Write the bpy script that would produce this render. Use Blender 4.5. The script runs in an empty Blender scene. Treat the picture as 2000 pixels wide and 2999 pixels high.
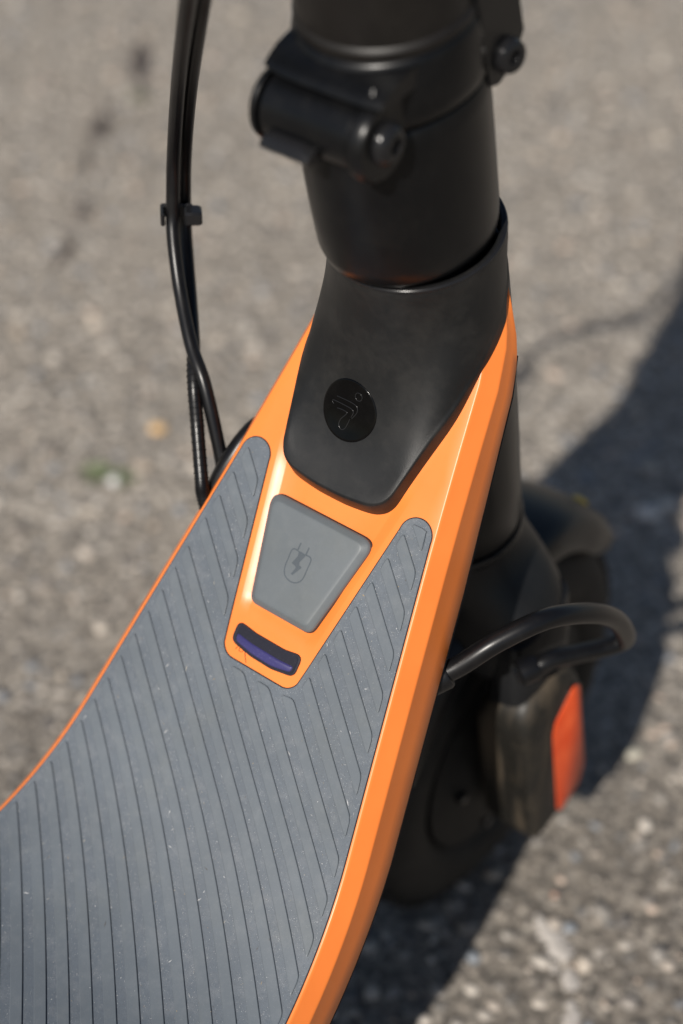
import bpy, bmesh, math, random
from mathutils import Vector, Matrix
random.seed(7)
scene = bpy.context.scene
COL = scene.collection

# ------------------------------------------------------------------ camera
cam_d = bpy.data.cameras.new("Camera")
cam = bpy.data.objects.new("Camera", cam_d)
COL.objects.link(cam)
RIGHT = Vector((0.78994, 0.61319, 0.0))
UP = Vector((-0.40918, 0.52713, 0.74479))
FWD = Vector((-0.45669, 0.58833, -0.66730))
cam.matrix_world = Matrix(((RIGHT.x, UP.x, -FWD.x, 0.36516),
                           (RIGHT.y, UP.y, -FWD.y, -0.53044),
                           (RIGHT.z, UP.z, -FWD.z, 0.92459),
                           (0, 0, 0, 1)))
cam_d.sensor_fit = 'VERTICAL'
cam_d.sensor_height = 36.0
cam_d.lens = 36.0 * 5000.3 / 2999.0
cam_d.clip_start = 0.02
cam_d.clip_end = 300
cam_d.dof.use_dof = True
cam_d.dof.focus_distance = 0.772
cam_d.dof.aperture_fstop = 3.3
scene.camera = cam

# ------------------------------------------------------------------ world, sun, exposure
SUN_TO = Vector((0.252, -1.13, 1.0)).normalized()
world = bpy.data.worlds.new("World")
scene.world = world
world.use_nodes = True
wn = world.node_tree
wn.nodes.clear()
sky = wn.nodes.new("ShaderNodeTexSky")
sky.sky_type = 'NISHITA'
sky.sun_disc = False
sky.sun_elevation = math.asin(SUN_TO.z)
sky.sun_rotation = math.atan2(SUN_TO.x, SUN_TO.y)
sky.air_density = 1.0
sky.dust_density = 1.0
bg = wn.nodes.new("ShaderNodeBackground")
bg.inputs[1].default_value = 0.058
wo = wn.nodes.new("ShaderNodeOutputWorld")
wn.links.new(sky.outputs[0], bg.inputs[0])
wn.links.new(bg.outputs[0], wo.inputs[0])

sun_d = bpy.data.lights.new("Sun", 'SUN')
sun_d.energy = 5.0
sun_d.angle = math.radians(0.53)
sun_d.color = (1.0, 0.94, 0.86)
sun = bpy.data.objects.new("Sun", sun_d)
COL.objects.link(sun)
sun.rotation_euler = SUN_TO.to_track_quat('Z', 'Y').to_euler()
sun.location = SUN_TO * 5

scene.render.engine = 'CYCLES'
scene.view_settings.view_transform = 'Standard'
scene.view_settings.look = 'None'
scene.view_settings.gamma = 1.0
scene.view_settings.use_curve_mapping = False
scene.view_settings.exposure = 0.0

# ------------------------------------------------------------------ materials
class NB:
    """small node-building helper"""
    def __init__(self, name):
        self.m = bpy.data.materials.new(name)
        self.m.use_nodes = True
        self.t = self.m.node_tree
        self.b = self.t.nodes["Principled BSDF"]
        self.tc = self.t.nodes.new("ShaderNodeTexCoord")
    def node(self, typ, **kw):
        n = self.t.nodes.new(typ)
        for k, v in kw.items():
            setattr(n, k, v)
        return n
    def link(self, a, b):
        self.t.links.new(a, b)
    def noise(self, scale, detail=4, rough=0.55):
        n = self.node("ShaderNodeTexNoise")
        n.inputs["Scale"].default_value = scale
        n.inputs["Detail"].default_value = detail
        n.inputs["Roughness"].default_value = rough
        self.link(self.tc.outputs["Object"], n.inputs["Vector"])
        return n.outputs["Fac"]
    def voro(self, scale, feature='F1', out="Distance", rand=1.0):
        n = self.node("ShaderNodeTexVoronoi", feature=feature)
        n.inputs["Scale"].default_value = scale
        n.inputs["Randomness"].default_value = rand
        self.link(self.tc.outputs["Object"], n.inputs["Vector"])
        return n.outputs[out]
    def ramp(self, fac, stops, interp='LINEAR'):
        r = self.node("ShaderNodeValToRGB")
        r.color_ramp.interpolation = interp
        els = r.color_ramp.elements
        while len(els) < len(stops):
            els.new(0.5)
        for e, (p, c) in zip(els, stops):
            e.position = p
            e.color = (c[0], c[1], c[2], 1) if isinstance(c, tuple) else (c, c, c, 1)
        self.link(fac, r.inputs[0])
        return r.outputs[0]
    def mix(self, fac, a, b, mode='MIX'):
        n = self.node("ShaderNodeMix", data_type='RGBA', blend_type=mode)
        for sock, v in ((n.inputs[0], fac), (n.inputs[6], a), (n.inputs[7], b)):
            if hasattr(v, "links"):
                self.link(v, sock)
            elif isinstance(v, tuple):
                sock.default_value = (v[0], v[1], v[2], 1)
            else:
                sock.default_value = v
        return n.outputs[2]
    def math(self, op, a, b=0.0, c=None):
        n = self.node("ShaderNodeMath", operation=op)
        for i, v in enumerate((a, b, c)):
            if v is None:
                continue
            if hasattr(v, "links"):
                self.link(v, n.inputs[i])
            else:
                n.inputs[i].default_value = v
        return n.outputs[0]
    def bump(self, h, strength, dist, normal=None):
        n = self.node("ShaderNodeBump")
        n.inputs["Strength"].default_value = strength
        n.inputs["Distance"].default_value = dist
        self.link(h, n.inputs["Height"])
        if normal is not None:
            self.link(normal, n.inputs["Normal"])
        return n.outputs[0]
    def set(self, **kw):
        for k, v in kw.items():
            k = k.replace("_", " ")
            s = self.b.inputs[k]
            if hasattr(v, "links"):
                self.link(v, s)
            elif isinstance(v, tuple) and len(v) == 3:
                s.default_value = (v[0], v[1], v[2], 1)
            else:
                s.default_value = v
        return self

MAT = {}
def plastic(name, col, rough, grain=0.0, gscale=4000, dust=0.0, coat=0.0, spec=0.36, dustcol=(0.35, 0.32, 0.28)):
    n = NB(name)
    c = n.mix(n.ramp(n.noise(45, 5), [(0.3, 0.0), (0.75, 1.0)]), tuple(v * 0.88 for v in col), tuple(v * 1.1 for v in col))
    if dust > 0:
        d = n.math('MULTIPLY', n.ramp(n.noise(60, 8, 0.7), [(0.45, 0.0), (0.8, 1.0)]), dust)
        c = n.mix(d, c, dustcol)
        sp = n.ramp(n.voro(900), [(0.0, 1.0), (0.10, 0.0)])
        gate = n.ramp(n.noise(300, 2), [(0.58, 0.0), (0.62, 1.0)])
        c = n.mix(n.math('MULTIPLY', n.math('MULTIPLY', sp, gate), min(1.0, dust * 4)), c, dustcol)
    r = n.math('ADD', rough - 0.02, n.math('MULTIPLY', n.noise(120, 4), 0.04))
    n.set(Base_Color=c, Roughness=r, Specular_IOR_Level=spec, Coat_Weight=coat, Coat_Roughness=0.15)
    if grain > 0:
        n.set(Normal=n.bump(n.noise(gscale, 2), grain, 0.0002))
    MAT[name] = n.m
    return n.m

plastic("black_satin", (0.0085, 0.0088, 0.0092), 0.42, grain=0.30, gscale=5200, dust=0.04, spec=0.42)
plastic("black_smooth", (0.0034, 0.0037, 0.0044), 0.31, grain=0.05, gscale=2500, dust=0.015, spec=0.30)
plastic("black_stem", (0.008, 0.0068, 0.006), 0.46, grain=0.06, gscale=2500, dust=0.02)
plastic("black_gloss", (0.0012, 0.0012, 0.0014), 0.16, dust=0.01, spec=0.22)
plastic("black_metal", (0.012, 0.012, 0.013), 0.22, dust=0.01)
plastic("black_rubber", (0.005, 0.005, 0.0058), 0.33, grain=0.1, gscale=1500, dust=0.02)
plastic("tyre_rubber", (0.007, 0.0065, 0.006), 0.7, dust=0.05)
plastic("fender_black", (0.008, 0.0085, 0.0095), 0.40, dust=0.015)
plastic("yellow_sticker", (0.75, 0.47, 0.03), 0.4)
plastic("dark_gap", (0.02, 0.008, 0.005), 0.7)

n = NB("dusty_black")
mp = n.node("ShaderNodeMapping")
mp.inputs["Scale"].default_value = (95, 45, 7)
n.link(n.tc.outputs["Object"], mp.inputs[0])
st = n.node("ShaderNodeTexNoise")
st.inputs["Scale"].default_value = 1.0
st.inputs["Detail"].default_value = 5
n.link(mp.outputs[0], st.inputs["Vector"])
c = n.mix(n.ramp(st.outputs["Fac"], [(0.50, 0.0), (0.66, 1.0)]), (0.013, 0.012, 0.010), (0.060, 0.046, 0.031))
c = n.mix(n.math('MULTIPLY', n.ramp(n.noise(70, 7, 0.7), [(0.45, 0.0), (0.8, 1.0)]), 0.3), c, (0.10, 0.078, 0.052))
n.set(Base_Color=c, Roughness=n.ramp(st.outputs["Fac"], [(0.4, 0.42), (0.65, 0.75)]), Specular_IOR_Level=0.36)
MAT["dusty_black"] = n.m

# orange painted shell
n = NB("orange_paint")
c = n.mix(n.ramp(n.noise(30, 4), [(0.3, 0.0), (0.7, 1.0)]), (0.83, 0.208, 0.036), (0.88, 0.230, 0.042))
sp = n.ramp(n.voro(420), [(0.0, 1.0), (0.045, 1.0), (0.07, 0.0)])
gate = n.ramp(n.noise(150, 2), [(0.62, 0.0), (0.64, 1.0)])
c = n.mix(n.math('MULTIPLY', n.math('MULTIPLY', sp, gate), 0.55), c, (0.25, 0.10, 0.04))
n.set(Base_Color=c, Roughness=n.math('ADD', 0.33, n.math('MULTIPLY', n.noise(90, 5), 0.12)), Specular_IOR_Level=0.5,
      Coat_Weight=0.12, Coat_Roughness=0.25, Normal=n.bump(n.noise(1600, 2), 0.06, 0.0002))
MAT["orange_paint"] = n.m

# grey rubber of the mat (dust, specks and fibres lie in the grooves)
def rubber(name, base, specks, dust):
    n = NB(name)
    c = n.mix(n.ramp(n.noise(22, 6, 0.6), [(0.3, 0.0), (0.7, 1.0)]), tuple(v * 0.90 for v in base), tuple(v * 1.08 for v in base))
    yel = n.ramp(n.noise(28, 6, 0.65), [(0.52, 0.0), (0.72, 1.0)])
    c = n.mix(n.math('MULTIPLY', yel, 0.28), c, (base[0] * 1.12, base[1] * 1.04, base[2] * 0.86))
    d = n.ramp(n.noise(110, 8, 0.75), [(0.48, 0.0), (0.75, 1.0)])
    c = n.mix(n.math('MULTIPLY', d, dust), c, (0.36, 0.36, 0.36))
    dk = n.ramp(n.noise(2200, 3, 0.6), [(0.38, 1.0), (0.52, 0.0)])
    c = n.mix(n.math('MULTIPLY', dk, 0.45 * specks), c, (0.06, 0.065, 0.075))
    for sc, thr, col, lim in ((1500, 0.16, (0.62, 0.62, 0.62), 0.50), (700, 0.09, (0.75, 0.74, 0.72), 0.56), (330, 0.05, (0.5, 0.36, 0.16), 0.62)):
        sp = n.ramp(n.voro(sc), [(0.0, 1.0), (thr * 0.6, 1.0), (thr, 0.0)])
        gate = n.ramp(n.noise(sc * 0.33, 2), [(lim, 0.0), (lim + 0.03, 1.0)])
        c = n.mix(n.math('MULTIPLY', n.math('MULTIPLY', sp, gate), specks), c, col)
    n.set(Base_Color=c, Roughness=n.math('ADD', 0.44, n.math('MULTIPLY', n.noise(60, 5), 0.14)), Specular_IOR_Level=0.55,
          Normal=n.bump(n.noise(2600, 3), 0.10 + 0.22 * specks, 0.0002))
    MAT[name] = n.m
rubber("grey_rubber", (0.097, 0.116, 0.139), 1.0, 0.20)
rubber("grey_rubber_rib", (0.105, 0.123, 0.142), 0.22, 0.11)
rubber("grey_rubber_cap", (0.108, 0.123, 0.134), 0.06, 0.06)
rubber("grey_icon", (0.060, 0.074, 0.088), 0.1, 0.05)

n = NB("violet_window")
c = n.mix(n.ramp(n.noise(1500, 2), [(0.55, 0.0), (0.80, 1.0)]), (0.036, 0.031, 0.125), (0.07, 0.065, 0.19))
n.set(Base_Color=c, Roughness=0.34, Coat_Weight=0.5, Coat_Roughness=0.12, Normal=n.bump(n.noise(2500, 2), 0.05, 0.0002))
MAT["violet_window"] = n.m
n = NB("violet_dark")
c = n.mix(n.ramp(n.noise(1800, 2), [(0.60, 0.0), (0.80, 1.0)]), (0.010, 0.009, 0.016), (0.05, 0.045, 0.07))
n.set(Base_Color=c, Roughness=0.35, Coat_Weight=0.3, Normal=n.bump(n.noise(2500, 2), 0.2, 0.0002))
MAT["violet_dark"] = n.m

n = NB("red_reflector")
c = n.mix(n.ramp(n.noise(70, 5, 0.6), [(0.3, 0.0), (0.7, 1.0)]), (0.66, 0.060, 0.010), (0.78, 0.115, 0.030))
n.set(Base_Color=c, Roughness=0.42, Specular_IOR_Level=0.35, Coat_Weight=0.15, Coat_Roughness=0.2, Normal=n.bump(n.voro(500), 0.35, 0.0006))
MAT["red_reflector"] = n.m

n = NB("asphalt")
v1 = n.voro(95, out="Color")
sep = n.node("ShaderNodeSeparateColor")
n.link(v1, sep.inputs[0])
stone = n.ramp(sep.outputs[0], [(0.0, (0.10, 0.094, 0.088)), (0.2, (0.215, 0.194, 0.168)), (0.45, (0.31, 0.277, 0.237)), (0.60, (0.20, 0.205, 0.21)),
                                (0.72, (0.39, 0.345, 0.295)), (0.88, (0.48, 0.435, 0.385)), (1.0, (0.60, 0.56, 0.51))])
v2 = n.voro(230, out="Color")
sep2 = n.node("ShaderNodeSeparateColor")
n.link(v2, sep2.inputs[0])
fine = n.ramp(sep2.outputs[1], [(0.0, (0.08, 0.075, 0.07)), (0.35, (0.20, 0.18, 0.156)), (0.7, (0.30, 0.267, 0.228)), (1.0, (0.42, 0.385, 0.34))])
gate = n.ramp(n.voro(95), [(0.28, 1.0), (0.42, 0.0)])
c = n.mix(gate, fine, stone)
pt = n.ramp(n.noise(5.0, 5, 0.6), [(0.3, 0.0), (0.7, 1.0)])
c = n.mix(n.math('MULTIPLY', pt, 0.35), c, n.mix(0.5, c, (0.19, 0.165, 0.135)))
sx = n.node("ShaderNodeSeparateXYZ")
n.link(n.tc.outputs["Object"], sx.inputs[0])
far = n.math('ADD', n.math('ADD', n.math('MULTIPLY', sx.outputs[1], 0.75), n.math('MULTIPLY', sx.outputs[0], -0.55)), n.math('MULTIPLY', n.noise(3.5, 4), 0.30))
near_dark = n.ramp(far, [(0.22, 1.0), (0.52, 0.0)])  # tone mask: ground darker towards the near right, edge broken by noise
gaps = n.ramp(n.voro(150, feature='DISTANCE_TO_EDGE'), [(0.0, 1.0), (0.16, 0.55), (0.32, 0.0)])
c = n.mix(n.math('MULTIPLY', near_dark, n.math('ADD', 0.12, n.math('MULTIPLY', gaps, 0.42))), c, (0.055, 0.049, 0.044))
c = n.mix(1.0, c, (1.13, 1.12, 1.10), 'MULTIPLY')
hgt = n.math('SUBTRACT', 1.0, n.voro(95))
n.set(Base_Color=c, Roughness=0.85, Specular_IOR_Level=0.3,
      Normal=n.bump(n.noise(700, 5, 0.7), 0.5, 0.0015, n.bump(hgt, 0.9, 0.004)))
MAT["asphalt"] = n.m

n = NB("pebble")
at = n.node("ShaderNodeAttribute")
at.attribute_name = "tint"
c = n.mix(0.18, at.outputs["Color"], n.ramp(n.noise(260, 4), [(0.3, (0.10, 0.09, 0.08)), (0.7, (0.42, 0.37, 0.32))]))
n.set(Base_Color=c, Roughness=0.7, Specular_IOR_Level=0.35, Normal=n.bump(n.noise(900, 4), 0.5, 0.0008))
MAT["pebble"] = n.m

n = NB("tar")
n.set(Base_Color=n.mix(n.noise(300, 4), (0.035, 0.028, 0.026), (0.085, 0.068, 0.062)), Roughness=0.9, Normal=n.bump(n.noise(500, 4), 0.8, 0.002))
MAT["tar"] = n.m
n = NB("white_stain")
n.set(Base_Color=n.mix(n.noise(160, 5), (0.34, 0.31, 0.28), (0.62, 0.58, 0.54)), Roughness=0.8, Normal=n.bump(n.noise(500, 4), 0.6, 0.002))
MAT["white_stain"] = n.m
n = NB("moss_green")
n.set(Base_Color=n.mix(n.noise(200, 3), (0.10, 0.125, 0.06), (0.21, 0.24, 0.14)), Roughness=0.7)
MAT["moss_green"] = n.m

# ------------------------------------------------------------------ mesh helpers
def make(name, verts, faces, mat, parent=None, angle=35, smooth=True, fix=True):
    me = bpy.data.meshes.new(name)
    me.from_pydata([tuple(v) for v in verts], [], faces)
    bm = bmesh.new()
    bm.from_mesh(me)
    bmesh.ops.remove_doubles(bm, verts=bm.verts, dist=1e-7)
    if fix:
        bmesh.ops.recalc_face_normals(bm, faces=bm.faces)
    thr = math.radians(angle)
    for f in bm.faces:
        f.smooth = smooth
    for e in bm.edges:
        if len(e.link_faces) == 2 and e.calc_face_angle(0) > thr:
            e.smooth = False
    bm.to_mesh(me)
    bm.free()
    me.materials.append(MAT[mat])
    o = bpy.data.objects.new(name, me)
    COL.objects.link(o)
    if parent is not None:
        o.parent = parent
        o.matrix_parent_inverse = PINV if parent.name.startswith('electric_scooter') else Matrix.Identity(4)
    return o
PINV = Matrix.Identity(4)

class MB:
    def __init__(self):
        self.v, self.f = [], []
    def add(self, verts, faces):
        k = len(self.v)
        self.v += [Vector(p) for p in verts]
        self.f += [tuple(i + k for i in f) for f in faces]
        return self
    def loft(self, rings, cap0=True, cap1=True, closed=True):
        n = len(rings[0])
        fs = []
        for i in range(len(rings) - 1):
            for j in range(n if closed else n - 1):
                a, b = i * n + j, i * n + (j + 1) % n
                fs.append((a, b, b + n, a + n))
        if cap0:
            fs.append(tuple(range(n - 1, -1, -1)))
        if cap1:
            fs.append(tuple((len(rings) - 1) * n + j for j in range(n)))
        return self.add([p for r in rings for p in r], fs)
    def grid(self, rows):
        n = len(rows[0])
        fs = [(i * n + j, i * n + j + 1, (i + 1) * n + j + 1, (i + 1) * n + j) for i in range(len(rows) - 1) for j in range(n - 1)]
        return self.add([p for r in rows for p in r], fs)
    def box(self, c, ax, ay, az, bev=0.0):
        """box from centre and three half-axis vectors, edges chamfered"""
        c, ax, ay, az = Vector(c), Vector(ax), Vector(ay), Vector(az)
        b = bev
        def ring(k, ins):
            lx, ly = ax.length, ay.length
            ux, uy = ax / lx, ay / ly
            lx -= ins
            ly -= ins
            q = min(b, lx * 0.6, ly * 0.6)
            pts = [(lx, -ly + q), (lx, ly - q), (lx - q, ly), (-lx + q, ly), (-lx, ly - q), (-lx, -ly + q), (-lx + q, -ly), (lx - q, -ly)]
            return [c + ux * x + uy * y + az * k for x, y in pts]
        kz = max(0.0, 1 - b / az.length)
        return self.loft([ring(-1, b), ring(-kz, 0), ring(kz, 0), ring(1, b)])
    def build(self, name, mat, parent=None, **kw):
        return make(name, self.v, self.f, mat, parent, **kw)

def catmull(pts, n):
    pts = [Vector(p) for p in pts]
    out = []
    P = [pts[0] * 2 - pts[1]] + pts + [pts[-1] * 2 - pts[-2]]
    for i in range(1, len(P) - 2):
        for k in range(n):
            t = k / n
            a, b, c, d = P[i - 1], P[i], P[i + 1], P[i + 2]
            out.append(0.5 * ((2 * b) + (c - a) * t + (2 * a - 5 * b + 4 * c - d) * t * t + (3 * b - a - 3 * c + d) * t ** 3))
    out.append(pts[-1])
    return out

def tube_rings(path, r, seg=14):
    rings = []
    up = Vector((0, 0, 1))
    t0 = (path[1] - path[0]).normalized()
    nrm = t0.cross(up)
    if nrm.length < 1e-3:
        nrm = t0.cross(Vector((1, 0, 0)))
    nrm.normalize()
    for i, p in enumerate(path):
        a, b = path[max(0, i - 1)], path[min(len(path) - 1, i + 1)]
        t = (b - a).normalized()
        nrm = (nrm - t * nrm.dot(t)).normalized()
        bn = t.cross(nrm)
        rr = r(i / (len(path) - 1)) if callable(r) else r
        rings.append([p + nrm * (rr * math.cos(2 * math.pi * k / seg)) + bn * (rr * math.sin(2 * math.pi * k / seg)) for k in range(seg)])
    return rings

def tube(name, pts, r, mat, parent, n=10, seg=14):
    return MB().loft(tube_rings(catmull(pts, n), r, seg)).build(name, mat, parent, angle=50)

def disc_lathe(mb, c, axis, prof, seg=32):
    """revolve (along, radius) pairs about an axis through c"""
    c, axis = Vector(c), Vector(axis).normalized()
    u = axis.orthogonal().normalized()
    w = axis.cross(u)
    rings = [[c + axis * a + (u * math.cos(2 * math.pi * k / seg) + w * math.sin(2 * math.pi * k / seg)) * max(r, 1e-5) for k in range(seg)] for a, r in prof]
    return mb.loft(rings)

def fillet(pts, rad, n=6):
    """round the corners of a closed 2-D polygon; rad a number or a list"""
    out = []
    m = len(pts)
    for i in range(m):
        p0, p1, p2 = Vector(pts[i - 1]), Vector(pts[i]), Vector(pts[(i + 1) % m])
        r = rad[i] if isinstance(rad, (list, tuple)) else rad
        a, b = (p0 - p1), (p2 - p1)
        la, lb = a.length, b.length
        a.normalize()
        b.normalize()
        ang = a.angle(b)
        d = min(r / math.tan(ang / 2), la * 0.48, lb * 0.48)
        s0, s1 = p1 + a * d, p1 + b * d
        for k in range(n + 1):
            t = k / n
            out.append((s0 * (1 - t) ** 2) + p1 * (2 * t * (1 - t)) + s1 * (t * t))
    return out

def inset2d(pts, d):
    """move a closed polygon inward by d"""
    m = len(pts)
    area = sum(pts[i].x * pts[(i + 1) % m].y - pts[(i + 1) % m].x * pts[i].y for i in range(m))
    sg = 1 if area > 0 else -1
    out = []
    for i in range(m):
        e0, e1 = (pts[i] - pts[i - 1]), (pts[(i + 1) % m] - pts[i])
        if e0.length < 1e-9:
            e0 = e1
        if e1.length < 1e-9:
            e1 = e0
        n0, n1 = Vector((-e0.y, e0.x)).normalized(), Vector((-e1.y, e1.x)).normalized()
        nn = (n0 + n1)
        nn.normalize()
        out.append(pts[i] + nn * (sg * d / max(0.5, nn.dot(n0))))
    return out

# ------------------------------------------------------------------ ground (the setting)
def interp(x, xs, ys):
    if x <= xs[0]:
        return ys[0] + (x - xs[0]) * (ys[1] - ys[0]) / (xs[1] - xs[0])
    for i in range(len(xs) - 1):
        if x <= xs[i + 1]:
            return ys[i] + (x - xs[i]) * (ys[i + 1] - ys[i]) / (xs[i + 1] - xs[i])
    return ys[-1] + (x - xs[-1]) * (ys[-1] - ys[-2]) / (xs[-1] - xs[-2])

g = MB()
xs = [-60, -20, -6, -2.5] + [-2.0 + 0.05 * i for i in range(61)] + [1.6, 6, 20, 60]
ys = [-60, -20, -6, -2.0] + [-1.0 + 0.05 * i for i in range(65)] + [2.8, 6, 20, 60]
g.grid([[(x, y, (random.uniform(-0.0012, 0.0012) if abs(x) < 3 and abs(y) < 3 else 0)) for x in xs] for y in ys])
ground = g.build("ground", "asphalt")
ground["kind"] = "structure"

def flat_patch(name, spine, widths, mat, parent, z=0.004):
    """thin irregular sheet lying on the ground along a spine"""
    path = catmull([(x, y, 0) for x, y in spine], 8)
    wd = [interp(i / (len(path) - 1) * (len(widths) - 1), list(range(len(widths))), widths) for i in range(len(path))]
    rows = []
    for i, p in enumerate(path):
        a, b = path[max(0, i - 1)], path[min(len(path) - 1, i + 1)]
        t = (b - a).normalized()
        nr = Vector((-t.y, t.x, 0))
        w0, w1 = wd[i] * random.uniform(0.55, 1.3), wd[i] * random.uniform(0.55, 1.3)
        rows.append([p - nr * w0 + Vector((0, 0, z - 0.002)), p - nr * w0 * 0.4 + Vector((0, 0, z)), p + nr * w1 * 0.4 + Vector((0, 0, z)), p + nr * w1 + Vector((0, 0, z - 0.002))])
    m = MB().grid(rows)
    return m.build(name, mat, parent)
for sp_, wd_ in (([(-0.960, 0.792), (-0.938, 0.770), (-0.915, 0.744), (-0.888, 0.716)], [0.002, 0.007, 0.008, 0.002]),
                 ([(-0.878, 0.704), (-0.868, 0.690), (-0.864, 0.684)], [0.003, 0.008, 0.003]),
                 ([(-0.882, 0.668), (-0.872, 0.645), (-0.864, 0.628), (-0.852, 0.606), (-0.846, 0.594)], [0.001, 0.003, 0.006, 0.007, 0.002]),
                 ([(-0.830, 0.572), (-0.812, 0.552), (-0.800, 0.540)], [0.001, 0.0025, 0.001]),
                 ([(-0.768, 0.500), (-0.752, 0.482), (-0.742, 0.471)], [0.0015, 0.006, 0.002]),
                 ([(-0.724, 0.440), (-0.712, 0.418), (-0.700, 0.390)], [0.001, 0.005, 0.001])):
    flat_patch("crack", sp_, [w_ * 1.5 for w_ in wd_], "tar", ground, z=0.004)
for sp_, wd_ in (([(0.070, 0.054), (0.080, 0.049), (0.094, 0.043), (0.104, 0.038)], [0.002, 0.006, 0.009, 0.004]),
                 ([(0.108, 0.033), (0.113, 0.025), (0.116, 0.019)], [0.003, 0.006, 0.002]),
                 ([(0.121, 0.014), (0.126, 0.006), (0.132, -0.006)], [0.003, 0.006, 0.002]),
                 ([(0.098, 0.030), (0.103, 0.026)], [0.002, 0.003])):
    flat_patch("chalky_stain", sp_, wd_, "white_stain", ground, z=0.003)

# loose and embedded aggregate: uncountable stones, one object
def pebbles():
    base = []
    ico = bmesh.new()
    bmesh.ops.create_icosphere(ico, subdivisions=1, radius=1.0)
    bv = [v.co.copy() for v in ico.verts]
    ico.verts.index_update()
    bf = [tuple(v.index for v in f.verts) for f in ico.faces]
    ico.free()
    tints = [(0.56, 0.49, 0.42), (0.50, 0.45, 0.39), (0.38, 0.345, 0.305), (0.30, 0.28, 0.255), (0.24, 0.25, 0.265), (0.58, 0.53, 0.47), (0.14, 0.132, 0.128), (0.53, 0.42, 0.34), (0.28, 0.255, 0.23), (0.21, 0.235, 0.265)]
    V, F, T = [], [], []
    rnd = random.Random(11)
    def stone(x, y, r, tint):
        k = len(V)
        a = rnd.uniform(0, 6.28)
        sx, sy, sz = r * rnd.uniform(0.7, 1.25), r * rnd.uniform(0.6, 1.0), r * rnd.uniform(0.35, 0.6)
        ca, sa = math.cos(a), math.sin(a)
        for v in bv:
            j = rnd.uniform(0.78, 1.15)
            px, py, pz = v.x * sx * j, v.y * sy * j, v.z * sz * j
            V.append((x + px * ca - py * sa, y + px * sa + py * ca, pz + sz * 0.05))
        for f in bf:
            F.append(tuple(i + k for i in f))
        T.extend([tint] * len(bv))
    for i in range(15000):
        x = rnd.uniform(-1.55, 0.55)
        y = rnd.uniform(-0.45, 1.7)
        r = 0.0020 + 0.0062 * rnd.random() ** 2.6
        t = rnd.choice(tints)
        q = rnd.uniform(0.75, 1.2)
        stone(x, y, r, tuple(min(0.8, c * q) for c in t))
    for i in range(1300):
        x = rnd.uniform(-1.55, 0.45)
        y = rnd.uniform(-0.35, 1.7)
        r = 0.0055 + 0.0055 * rnd.random() ** 1.8
        t = rnd.choice(((0.50, 0.44, 0.37), (0.45, 0.41, 0.36), (0.19, 0.178, 0.168), (0.22, 0.235, 0.255), (0.54, 0.49, 0.43), (0.25, 0.22, 0.192), (0.42, 0.35, 0.28)))
        stone(x, y, r, t)
    for x, y, r, t in ((-0.457, 0.273, 0.012, (0.75, 0.47, 0.20)), (-0.40, 0.38, 0.011, (0.65, 0.58, 0.50)), (-0.071, 0.437, 0.013, (0.75, 0.71, 0.66)), (-0.062, 0.455, 0.009, (0.7, 0.66, 0.6)),
                       (-0.50, 0.12, 0.010, (0.66, 0.6, 0.52)), (-0.33, 0.07, 0.009, (0.62, 0.55, 0.47)), (-0.43, 0.0, 0.009, (0.7, 0.6, 0.5)), (-0.44, 0.20, 0.010, (0.70, 0.70, 0.70)),
                       (0.05, 0.21, 0.010, (0.52, 0.49, 0.40)), (0.10, 0.08, 0.004, (0.52, 0.24, 0.15)), (0.07, 0.075, 0.004, (0.58, 0.36, 0.27))):
        stone(x, y, r, t)
    me = bpy.data.meshes.new("gravel")
    me.from_pydata(V, [], F)
    at = me.color_attributes.new("tint", 'FLOAT_COLOR', 'POINT')
    flat = []
    for t in T:
        flat += [t[0], t[1], t[2], 1.0]
    at.data.foreach_set("color", flat)
    me.polygons.foreach_set("use_smooth", [True] * len(me.polygons))
    me.materials.append(MAT["pebble"])
    o = bpy.data.objects.new("gravel", me)
    COL.objects.link(o)
    o["kind"] = "stuff"
    o["label"] = "tan and grey stones set in and scattered over the worn asphalt"
    o["category"] = "gravel"
pebbles()

def tuft(x, y, r, n, label):
    rnd = random.Random(int(abs(x * 1000)))
    mb = MB()
    for i in range(n):
        a = rnd.uniform(0, 6.28)
        d = rnd.uniform(0, r * 0.6)
        bx, by = x + d * math.cos(a), y + d * math.sin(a)
        a2 = rnd.uniform(0, 6.28)
        l = rnd.uniform(0.5, 1.0) * r
        dirv = Vector((math.cos(a2), math.sin(a2), rnd.uniform(0.25, 0.9))).normalized()
        side = dirv.cross(Vector((0, 0, 1))).normalized() * l * 0.22
        nn = side.cross(dirv).normalized() * l * 0.05
        p = Vector((bx, by, 0.001))
        mid, tip = p + dirv * l * 0.55, p + dirv * l + Vector((0, 0, -l * 0.2))
        mb.add([p, mid + side + nn, tip, mid - side + nn, mid - nn], [(0, 1, 4), (1, 2, 4), (2, 3, 4), (3, 0, 4)])
    o = mb.build("moss_tuft", "moss_green", None, angle=60)
    o["label"] = label
    o["category"] = "moss"
    o["group"] = "green tufts growing in the asphalt"
tuft(-0.455, 0.195, 0.014, 60, "darker of the two small green tufts left of the scooter cables")
tuft(-0.437, 0.205, 0.012, 45, "paler small green tuft beside a white stone left of the cables")
tuft(-0.866, 0.690, 0.012, 40, "far green tuft growing in the dark crack at upper left")

# ------------------------------------------------------------------ the scooter
SL = 0.875345          # slope of the ramp, radians
LN = 0.211327          # lean of the stem
H0 = 0.486             # height where stem axis meets the ramp plane
TB, RB = 0.25, 0.15    # ramp length before the bend and radius of the bend
CS, SS = math.cos(SL), math.sin(SL)
AX = Vector((0, -math.sin(LN), math.cos(LN)))
VF = Vector((0, math.cos(LN), math.sin(LN)))
XH = Vector((1, 0, 0))
PN = Vector((0, -SS, CS))
BASE = Vector((0, 0, H0))

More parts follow.
